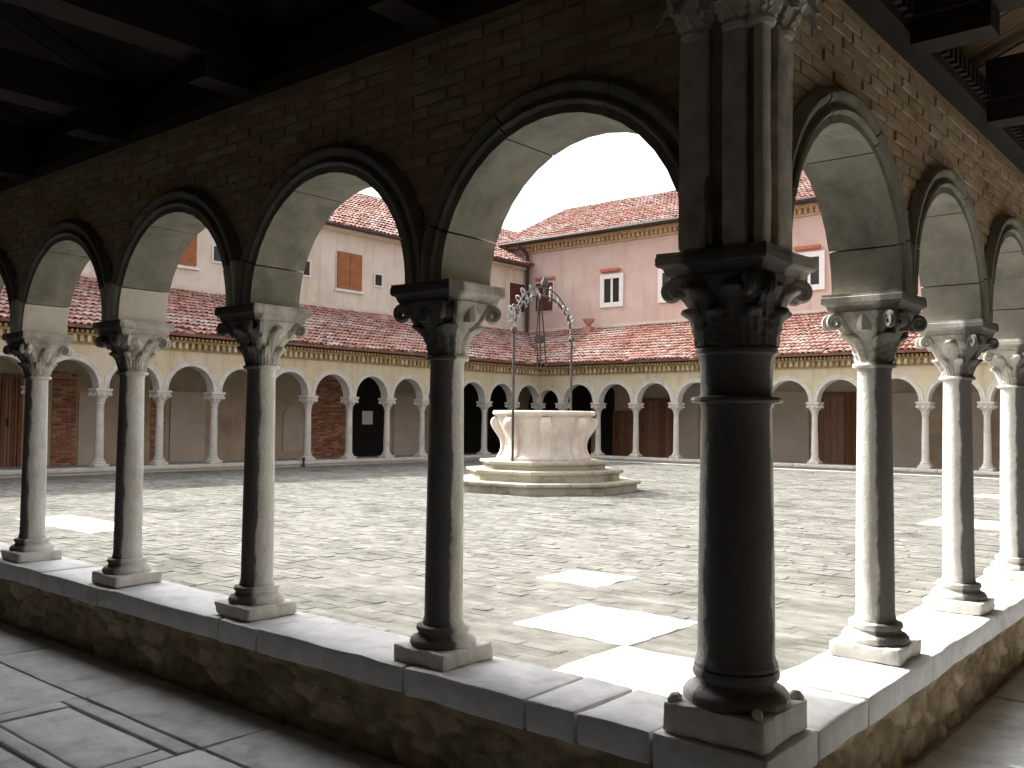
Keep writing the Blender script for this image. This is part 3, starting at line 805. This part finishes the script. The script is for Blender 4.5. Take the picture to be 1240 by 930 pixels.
# ------------------------------------------------------------------ the ranges behind
XB, YB = -MX-W, LY+W
cb = thing('cream_building', (XB, 8, ZG), 'cream plastered building with brown shutters above the left lean-to roof', 'building')
m_ = MB(); m_.box(XB-6, XB, -2.4, YB, JZ-.05, 5.02); build(m_, 'wall', 'cream', cb)
m_ = MB(); m_.box(XB-6, XB-.002, -2.4, YB, ZF, JZ-.052); build(m_, 'ground_floor_wall', 'lowplaster', cb)
def shut_window(root, T, u0_, u1_, z0, z1, mt, sill=True, lintel=False):
    w = MB(); w.box(u0_-.03, u1_+.03, .001, .018, z0-.03, z1+.03, T); wi = build(w, 'window', 'whitetrim' if mt != 'shutter' else 'cream', root)
    c = (u0_+u1_)/2
    for a, b_ in ((u0_, c-.006), (c+.006, u1_)):
        s_ = MB(); s_.box(a, b_, .018, .05, z0, z1, T)
        for k in range(3):
            zz = z0 + (z1-z0)*(k+.5)/3; s_.box(a+.015, b_-.015, .05, .058, zz-.03, zz+.03, T)
        build(s_, 'shutter', mt, wi, tint=.5)
    if sill: s_ = MB(); s_.box(u0_-.07, u1_+.07, .001, .07, z0-.075, z0-.031, T); build(s_, 'sill', 'whitetrim', wi)
    if lintel: s_ = MB(); s_.box(u0_-.02, u1_+.06, .001, .06, z1+.09, z1+.15, T); build(s_, 'lintel', 'lintel', wi)
def glass_window(root, T, u0_, u1_, z0, z1, frame=.12, lintel=True, mull=True):
    w = MB()
    for (a, b_, c, d) in ((u0_-frame, u0_, z0-frame, z1+frame), (u1_, u1_+frame, z0-frame, z1+frame), (u0_, u1_, z1, z1+frame), (u0_, u1_, z0-frame, z0)): w.box(a, b_, .001, .035, c, d, T)
    wi = build(w, 'window', 'whitetrim', root)
    s_ = MB(); s_.box(u0_, u1_, .001, .010, z0, z1, T); build(s_, 'pane', 'glass', wi)
    if mull:
        c = (u0_+u1_)/2; s_ = MB(); s_.box(c-.03, c+.03, .010, .024, z0, z1, T); build(s_, 'mullion', 'whitetrim', wi)
    if lintel: s_ = MB(); s_.box(u0_-.10, u1_+.02, .001, .08, z1+frame+.06, z1+frame+.13, T); build(s_, 'lintel', 'lintel', wi)
TXB = lambda u, v, z: (XB + v, u, z)
TYB = lambda u, v, z: (u, YB - v, z)
shut_window(cb, TXB, 10.84, 11.53, 3.62, 4.42, 'shutter')
shut_window(cb, TXB, 6.72, 7.42, 3.62, 4.42, 'shutter')
shut_window(cb, TXB, 16.72, 17.30, 3.70, 4.44, 'darkshutter', False)
glass_window(cb, TXB, 11.94, 12.15, 3.80, 4.05, .03, False, False)
glass_window(cb, TXB, 9.93, 10.10, 3.78, 4.08, .03, False, False)
glass_window(cb, TXB, 7.79, 8.03, 3.78, 4.07, .03, False, False)
m_ = MB(); m_.box(XB, XB+.14, -2.4, YB, 4.84, 4.90); m_.box(XB, XB+.22, -2.4, YB, 4.90, 4.96); build(m_, 'eaves_course', 'cream', cb)
m_ = MB(); m_.box(XB, XB+.05, 1.0, YB, JZ-.02, JZ+.07); build(m_, 'flashing', 'greyplaster', cb)
ul = math.hypot(3.25, 1.8)
tiled_roof(None, 'a cream roof', (XB+.27, 0, 4.97), (0,1,0), (-3.25/ul,0,1.8/ul), (7.5, 24.0), ul, lambda a: (0, ul), 1, parent=cb, part_a=(8.8, 17.2), pitch=.11, rowlen=.22)
pb = thing('pink_building', (-6, YB, ZG), 'salmon pink building with white framed windows above the right lean-to roof', 'building')
m_ = MB(); m_.box(-15.62, 3.2, YB+.003, YB+6, JZ-.05, 5.66); build(m_, 'wall', 'pink', pb)
m_ = MB(); m_.box(-15.62, 3.2, YB+.005, YB+6, ZF, JZ-.052); build(m_, 'ground_floor_wall', 'lowplaster', pb)
glass_window(pb, TYB, -12.31, -11.85, 3.77, 4.38)
glass_window(pb, TYB, -10.60, -10.14, 3.77, 4.38)
glass_window(pb, TYB, -8.9, -8.44, 3.77, 4.38)
glass_window(pb, TYB, -7.15, -6.69, 3.77, 4.38)
shut_window(pb, TYB, -14.52, -13.97, 3.70, 4.45, 'darkshutter', False, True)
m_ = MB()
m_.box(-15.6, 3.2, YB-.05, YB+.002, 5.30, 5.35)
u = -14.8
while u < 0: m_.box(u, u+.07, YB-.12, YB+.002, 5.352, 5.46); u += .13
m_.box(-15.6, 3.2, YB-.18, YB+.002, 5.461, 5.53)
o = build(m_, 'dentil_cornice', 'ochre_trim', pb, tint=.5); o['kind'] = 'stuff'
m_ = MB(); m_.box(-14.9, 2.5, YB-.06, YB+.002, JZ-.02, JZ+.06); build(m_, 'flashing', 'greyplaster', pb)
pl_ = math.hypot(3.3, 1.6)
tiled_roof(None, 'a pink roof over', (0, YB-.30, 5.60), (1,0,0), (0,3.3/pl_,1.6/pl_), (-15.8, 2.5), pl_, lambda a: (0, pl_), 1, parent=pb, part_a=(-15.8, -5.5), pitch=.11, rowlen=.22)
m_ = MB(); m_.tube([(-15.85, YB-.36, 5.56), (2.6, YB-.36, 5.60)], .055, 8); build(m_, 'gutter', 'metal', pb, True)
dp = thing('drainpipe', (XB+.16, YB-.14, JZ), 'dark drainpipe with a swan neck in the corner between cream and pink walls', 'drainpipe')
px_, py_ = -14.78, YB-.10
m_ = MB(); m_.tube([(px_-.15, YB-.36, 5.53), (px_-.10, YB-.34, 5.44), (px_, py_-.05, 5.30), (px_, py_, 5.18), (px_, py_, 3.12)], .048, 8); build(m_, 'pipe', 'metal', dp, True)
m_ = MB(); m_.lathe([(.06, 4.86), (.10, 4.92), (.11, 5.06), (.06, 5.08)], 10, px_, py_); build(m_, 'hopper', 'metal', dp, True)
m_ = MB(); m_.tube([(XB+.29, 7.4, 4.93), (XB+.29, YB-.2, 4.90)], .045, 8); build(m_, 'gutter', 'metal', cb, True)
rv = thing('roof_vent', (-12.55, YB-.35, 3.1), 'small terracotta chimney pot on the right lean-to roof under the pink wall', 'chimney pot')
m_ = MB(); m_.box(-12.66,-12.44,YB-.46,YB-.24,2.95,3.14); build(m_, 'base', 'tile', rv, tint=.3)
m_ = MB(); m_.lathe([(.06,3.138),(.07,3.2),(.15,3.30),(.17,3.34)], 10, -12.55, YB-.35); build(m_, 'pot', 'tile', rv, True, tint=.3)

# ground-floor doors, blocked openings and brick patches in the far walks
def bay_panel(root, T, a, b_, z0, z1, mt, nm, arch=False, proud=.02):
    m_ = MB()
    if arch:
        c = (a+b_)/2; r = (b_-a)/2; n = 12
        pts = [(a, z0), (b_, z0)] + [(c+r*math.cos(math.pi*i/n), z1-r+r*math.sin(math.pi*i/n)) for i in range(n+1)]
    else: pts = [(a, z0), (b_, z0), (b_, z1), (a, z1)]
    fr = [T(u, proud, z) for u, z in pts]; bk = [T(u, .0, z) for u, z in pts]
    m_.poly(fr if flip(T) else fr); k = len(pts)
    for i in range(k):
        j = (i+1) % k; m_.quad(fr[i], fr[j], bk[j], bk[i])
    return build(m_, nm, mt, root, tint=random.random())
def plank_door(root, T, a, b_, z0, z1, n=4, name='door'):
    m_ = MB(); m_.box(a-.06, a, .003, .06, z0, z1+.06, T); m_.box(b_, b_+.06, .003, .06, z0, z1+.06, T); m_.box(a, b_, .003, .06, z1, z1+.06, T)
    d = build(m_, name, 'door', root, tint=.2)
    for k in range(n):
        w = (b_-a)/n; s_ = MB(); s_.box(a+w*k+.004, a+w*(k+1)-.004, .004, .03+.006*(k % 2), z0, z1, T); build(s_, 'plank', 'door', d, tint=random.random())
    s_ = MB(); s_.box(a+.03, a+.05, .04, .075, (z0+z1)/2-.06, (z0+z1)/2+.06, T); build(s_, 'handle', 'metal', d)
Z0 = ZG+.02
def dark_opening(root, T, a, b_, z1):
    bay_panel(root, T, a, b_, Z0, z1, 'black', 'doorway', True, .012)
def brick_patch(root, T, a, b_, z0, z1):
    m_ = bay_panel(root, T, a, b_, z0, z1, 'mortar', 'brick_infill', False, .008)
    var = []
    mb_ = MB(); tn = []
    z = z0; r = 0
    while z < z1-.03:
        u = a - (r % 2)*.08
        while u < b_:
            ua, ub = max(a, u+.006), min(b_, u+.154)
            if ub-ua > .02:
                k = len(mb_.f); mb_.box(ua, ub, .008, .02+random.uniform(0,.008), z+.005, z+.038, T); tn += [random.random()]*(len(mb_.f)-k)
            u += .16
        z += .042; r += 1
    o = build(mb_, 'bricks', 'farbrick', m_, tint=tn); o['kind'] = 'stuff'
# positions on the far-left back wall follow the sightlines through the arches
def sightX(px, py=520):    # y on the back wall seen at photo column px
    d = fw + rt*((px-620)/FPX) + up*((465-py)/FPX); k = (XB-CAM[0])/d.x; return CAM[1]+d.y*k
def sightY(px, py=520):
    d = fw + rt*((px-620)/FPX) + up*((465-py)/FPX); k = (YB-CAM[1])/d.y; return CAM[0]+d.x*k
brick_patch(cb, TXB, sightX(62), sightX(92), Z0, 1.5)
plank_door(cb, TXB, sightX(4), sightX(20), Z0, 1.35)
bay_panel(cb, TXB, sightX(94), sightX(117), Z0, 1.15, 'greyplaster', 'plaster_panel', False, .03)
bay_panel(cb, TXB, sightX(205), sightX(247), Z0, 1.22, 'greyplaster', 'blocked_doorway', False, .04)
bay_panel(cb, TXB, sightX(262), sightX(298), Z0, 1.45, 'lowplaster', 'plaster_panel', False, .02)
bay_panel(cb, TXB, sightX(342), sightX(366), Z0+.15, 1.0, 'greyplaster', 'blocked_doorway', True, .03)
brick_patch(cb, TXB, sightX(376), sightX(418), Z0, 1.9)
dark_opening(cb, TXB, sightX(427), sightX(467), 1.75)
m_ = MB(); a = sightX(437); m_.box(a, a+.30, .03, .05, .62, .92, TXB); build(m_, 'notice', 'paper', cb)
bay_panel(cb, TXB, sightX(476), sightX(508), Z0, 1.35, 'greyplaster', 'blocked_doorway', False, .03)
brick_patch(cb, TXB, sightX(182), sightX(199), Z0, 1.5)
dark_opening(cb, TXB, sightX(558), sightX(588), 1.75)
dark_opening(cb, TXB, sightX(591), sightX(621), 1.75)
plank_door(pb, TYB, sightY(746), sightY(768), Z0, .95)
dark_opening(pb, TYB, sightY(640), sightY(678), 1.7)
dark_opening(pb, TYB, sightY(684), sightY(716), 1.7)
dark_opening(pb, TYB, sightY(722), sightY(744), 1.7)
plank_door(pb, TYB, sightY(778), sightY(813), Z0, 1.25, 5)
bay_panel(pb, TYB, sightY(824), sightY(846), Z0, 1.6, 'greyplaster', 'plaster_panel', False, .02)
bay_panel(pb, TYB, sightY(936), sightY(980), Z0, 1.45, 'greyplaster', 'plaster_panel', False, .03)
plank_door(pb, TYB, sightY(990), sightY(1040), Z0, 1.35, 6)
bay_panel(pb, TYB, sightY(1068), sightY(1116), Z0, 1.4, 'greyplaster', 'plaster_panel', False, .03)
bay_panel(pb, TYB, sightY(1172), sightY(1200), Z0, 1.4, 'greyplaster', 'plaster_panel', False, .03)
# ceilings of the far walks
for nm, q in (('ceiling', ((-MX-W,-2.4),(-MX-.09,-2.4),(-MX-.09,LY+.09),(-MX-W,LY+.09))), ('ceiling', ((-MX-W,LY+.09),(2.6,LY+.09),(2.6,LY+W),(-MX-W,LY+W)))):
    g = MB(); g.poly([(a, b_, 1.999) for a, b_ in reversed(q)]); struct(build(g, nm, 'wood'))

# ------------------------------------------------------------------ near walk: outer walls, roof, timber
for nm, bx in (('wall_south', (-15.5, 2.75, -2.75, -2.46)), ('wall_east', (2.46, 2.75, -2.459, 17.4)), ('wall_west', (-15.5, -15.2, -2.459, -.2))):
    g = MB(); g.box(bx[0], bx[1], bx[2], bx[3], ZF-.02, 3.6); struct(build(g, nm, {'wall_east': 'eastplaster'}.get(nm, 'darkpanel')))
ns = (JZ-EZ)/run
zr = lambda d: EZ + (d+EAVE)*ns - .06          # underside of the near roof at distance d outside the arcade line
nr = thing('lean_to_roof', (0,-1.2,EZ), 'dark timber lean-to roof over the walk behind the left arcade', 'roof')
def slab(pts, th, name, mt, parent):
    m_ = MB(); m_.poly([(x, y, z) for x, y, z in reversed(pts)]); m_.poly([(x, y, z+th) for x, y, z in pts]); k = len(pts)
    for i in range(k):
        j = (i+1) % k; a, b_ = pts[i], pts[j]; m_.quad(a, b_, (b_[0],b_[1],b_[2]+th), (a[0],a[1],a[2]+th))
    return build(m_, name, mt, parent)
slab([(-15.5, EAVE, zr(-EAVE)+.03), (-EAVE, EAVE, zr(-EAVE)+.03), (2.7, -2.7, zr(2.7)+.03), (-15.5, -2.7, zr(2.7)+.03)], .06, 'roof_deck', 'tilebed', nr)
nr2 = thing('lean_to_roof', (1.2,1.5,EZ), 'timber lean-to roof with brown boards over the walk behind the right arcade', 'roof')
slab([(-EAVE, EAVE, zr(-EAVE)+.03), (-EAVE, 17.4, zr(-EAVE)+.03), (2.7, 17.4, zr(2.7)+.03), (2.7, -2.7, zr(2.7)+.03)][::-1], .06, 'roof_deck', 'tilebed', nr2)
def roof_timber(root, T, ulist_board, ubeams, mt, u_valley=True):
    bw = .155
    for k, u in enumerate(ulist_board):
        d0 = max(-EAVE+.02, -u if u_valley and u < 0 else -EAVE+.02)
        m_ = MB(); h = random.uniform(0, .006); n = len(m_.v)
        pts = []
        for (uu, d) in ((u, d0), (u+bw-.012, d0), (u+bw-.012, 2.44), (u, 2.44)): pts.append((uu, d))
        m_.v += [T(uu, -d, zr(d)+.004-h) for uu, d in pts] + [T(uu, -d, zr(d)+.026) for uu, d in pts]
        m_.f += [(0,1,2,3),(7,6,5,4),(0,4,5,1),(1,5,6,2),(2,6,7,3),(3,7,4,0)]
        build(m_, 'board', mt, root, tint=random.random())
    for u in ubeams:
        m_ = MB(); m_.box(u-.07, u+.07, -2.44, -.172, ZT+.04, ZT+.20, T); build(m_, 'tie_beam', 'wood', root)
        m_ = MB(); m_.box(u-.055, u+.055, -.40, -.172, ZT-.04, ZT+.038, T); build(m_, 'bracket', 'wood', root)
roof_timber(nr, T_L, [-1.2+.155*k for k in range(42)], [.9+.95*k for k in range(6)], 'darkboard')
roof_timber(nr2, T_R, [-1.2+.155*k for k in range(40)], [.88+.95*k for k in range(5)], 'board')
for root, T, n_ in ((nr, T_L, 13), (nr2, T_R, 16)):
    m_ = MB(); m_.box(.0 if T is T_L else -.16, n_, -.17, -.087, ZT+.001, ZT+.13, T); build(m_, 'wall_plate', 'wood', root)
dn = MB(); dn.box(-.014, .014, -.012, .012, -.028, .028); dmesh = dn.mesh('dentil', 'wood')
for k in range(70): piece('dentil', dmesh, nr2, T_R(.16+.056*k, -.183, ZT+.06), (0,0,math.pi/2))

# ------------------------------------------------------------------ wellhead and its iron arch
wx, wy = WELL
wr = thing('wellhead', (wx, wy, ZG), 'pinkish carved marble wellhead on three octagonal steps in the courtyard', 'wellhead')
rot8 = math.pi/8 + .12
def oct_step(r, z0, z1, nm):
    m_ = MB(); nose = .035
    m_.lathe([(r-.05, z0), (r-.05, z1-.05), (r-.03, z1-.047), (r-.008, z1-.040), (r, z1-.028), (r, z1-.010), (r-.008, z1)], 8, wx, wy, rot8)
    o = build(m_, nm, 'wellstep', wr); return o
oct_step(1.24, ZG-.03, ZG+.135, 'step'); oct_step(1.02, ZG+.131, ZG+.265, 'step'); oct_step(.84, ZG+.261, ZG+.372, 'step')
zb = ZG+.370
prof = [(.585,0),(.585,.035),(.56,.05),(.535,.075),(.515,.12),(.505,.20),(.51,.27),(.53,.34),(.555,.40),(.58,.455),(.59,.50),(.60,.535),(.60,.548),(.615,.558),(.645,.566),(.662,.585),(.660,.612),(.645,.625),(.50,.625),(.48,.60),(.47,.2)]
m_ = MB(); m_.lathe([(r, zb+z) for r, z in prof], 40, wx, wy, rot8, cap=False)
build(m_, 'basin', 'well', wr, True)
scr = [(.60,.002),(.605,.03),(.59,.06),(.565,.10),(.55,.15),(.55,.20),(.565,.26),(.60,.32),(.645,.38),(.672,.43),(.682,.475),(.672,.515),(.645,.54),(.60,.55)]
for i in range(8):
    a = YAW + i*math.pi/4; ca, sa = math.cos(a), math.sin(a); m_ = MB(); hw = .062
    ring = []
    for k, (r, z) in enumerate(scr):
        w_ = hw*(1+.18*math.sin(k*.9))
        base = len(m_.v)
        for (dr, dt) in ((-.14, -w_), (-.012, -w_), (.0, -w_*.6), (.006, 0), (.0, w_*.6), (-.012, w_), (-.14, w_)):
            m_.v.append((wx + (r+dr)*ca - dt*sa, wy + (r+dr)*sa + dt*ca, zb+z))
    for k in range(len(scr)-1):
        for q in range(6): m_.f.append((k*7+q, k*7+q+1, (k+1)*7+q+1, (k+1)*7+q))
    m_.f.append(tuple(range(7))); m_.f.append(tuple((len(scr)-1)*7+q for q in reversed(range(7))))
    build(m_, 'scroll_bracket', 'well', wr, True)
m_ = MB(); m_.lathe([(.46, zb+.02), (.46, zb+.03)], 16, wx, wy); build(m_, 'dark_water', 'black', wr)
ia = thing('iron_arch', (wx, wy, zb), 'wrought iron arch with curling leaves standing over the wellhead', 'iron arch')
rr_ = r0.normalized(); lat = Vector((rr_.x, rr_.y, 0)); fwd = Vector((-math.sin(YAW), math.cos(YAW), 0))
A0 = Vector((wx, wy, 0)) - lat*.40 - fwd*.575; A1 = Vector((wx, wy, 0)) + lat*.38 + fwd*.575
zsp = 1.86; hgt = .50
def arch_pt(t): # t 0..1
    q = math.pi*(1-t); c = (A0+A1)/2; h = (A1-A0)/2
    return c + h*math.cos(q) + Vector((0,0,zsp + hgt*math.sin(q)))
for Pp, z0_ in ((A0, zb-.002), (A1, zb+.60)):
    m_ = MB(); m_.tube([(Pp.x, Pp.y, zb), (Pp.x, Pp.y, zsp)], .016, 8)
    m_.lathe([(.04, zsp-.03), (.045, zsp), (.03, zsp+.03)], 8, Pp.x, Pp.y); build(m_, 'post', 'iron', ia, True)
m_ = MB(); m_.tube([tuple(arch_pt(i/24)) for i in range(25)], .016, 8); build(m_, 'arch_bar', 'iron', ia, True)
m_ = MB(); m_.tube([tuple(arch_pt(i/24)+Vector((0,0,.09*math.sin(math.pi*i/24)+.02))) for i in range(2, 23)], .010, 6); build(m_, 'outer_bar', 'iron', ia, True)
# curling leaves along the arch
def curl(p, dirv, size, m_):
    dirv = dirv.normalized(); Zv = Vector((0,0,1)); pts = []
    for i in range(12):
        t = i/11; q = t*4.6; s_ = size*(1-.6*t)
        pts.append(p + dirv*(size*.9 - math.cos(q)*s_*.9) + Zv*(math.sin(q)*s_*.8 + size*.2*t))
    m_.tube([tuple(a) for a in pts], [.019*(1-.55*i/11)*size/.1 for i in range(12)], 6)
    m_.lathe([(.005, pts[-1].z-.02), (size*.24, pts[-1].z-.004), (size*.2, pts[-1].z+.014), (.004, pts[-1].z+.022)], 7, pts[-1].x, pts[-1].y)
rg = random.Random(5)
for k, t in enumerate((.03, .10, .17, .24, .30, .36, .44, .56, .66, .73, .80, .87, .94, .99)):
    p = arch_pt(t); c = (A0+A1)/2 + Vector((0,0,zsp))
    for sd in (1, -1):
        dv = (p - c).normalized() + Vector((rg.uniform(-.5,.5), rg.uniform(-.5,.5), rg.uniform(-.2,.4)))
        m_ = MB(); curl(p, dv*(1 if sd > 0 else -.4) + fwd*.5*sd, rg.uniform(.055, .095) if sd > 0 else .05, m_); build(m_, 'iron_leaf', 'ironleaf', ia, True)
top = arch_pt(.5)
m_ = MB(); m_.tube([tuple(top), tuple(top+Vector((0,0,.16)))], .014, 6); m_.lathe([(.01, top.z+.10), (.05, top.z+.14), (.045, top.z+.19), (.01, top.z+.25)], 8, top.x, top.y); build(m_, 'finial', 'iron', ia, True)
pw = thing('well_pulley', tuple(top), 'dark pulley and chains hanging from the iron arch over the well', 'pulley')
m_ = MB()
for off in (-.05, .05, -.01):
    q0 = top + lat*(-.06); m_.tube([tuple(q0+lat*off*.2+Vector((0,0,-.02))), tuple(q0+lat*(off*1.0+.01)+Vector((0,0,-.50))), tuple(q0+lat*(off*1.1+.04)+fwd*off+Vector((0,0,-.95)))], .010, 6)
build(m_, 'chain', 'metal', pw, True)
q0 = top + lat*(-.06)
m_ = MB(); m_.tube([tuple(q0+lat*(-.02)+fwd*-.03+Vector((0,0,-.56))), tuple(q0+lat*.02+fwd*.03+Vector((0,0,-.56)))], .06, 14); build(m_, 'wheel', 'metal', pw, True)
bo = thing('bollard', (-MX+.2, 8.15, ZG), 'tiny dark bollard standing by the kerb of the far left range', 'bollard')
m_ = MB(); m_.lathe([(.035, ZG), (.035, ZG+.03), (.02, ZG+.035), (.02, ZG+.12), (.03, ZG+.13), (.028, ZG+.155), (.005, ZG+.17)], 10, -MX+.2, 8.15); build(m_, 'post', 'metal', bo, True)
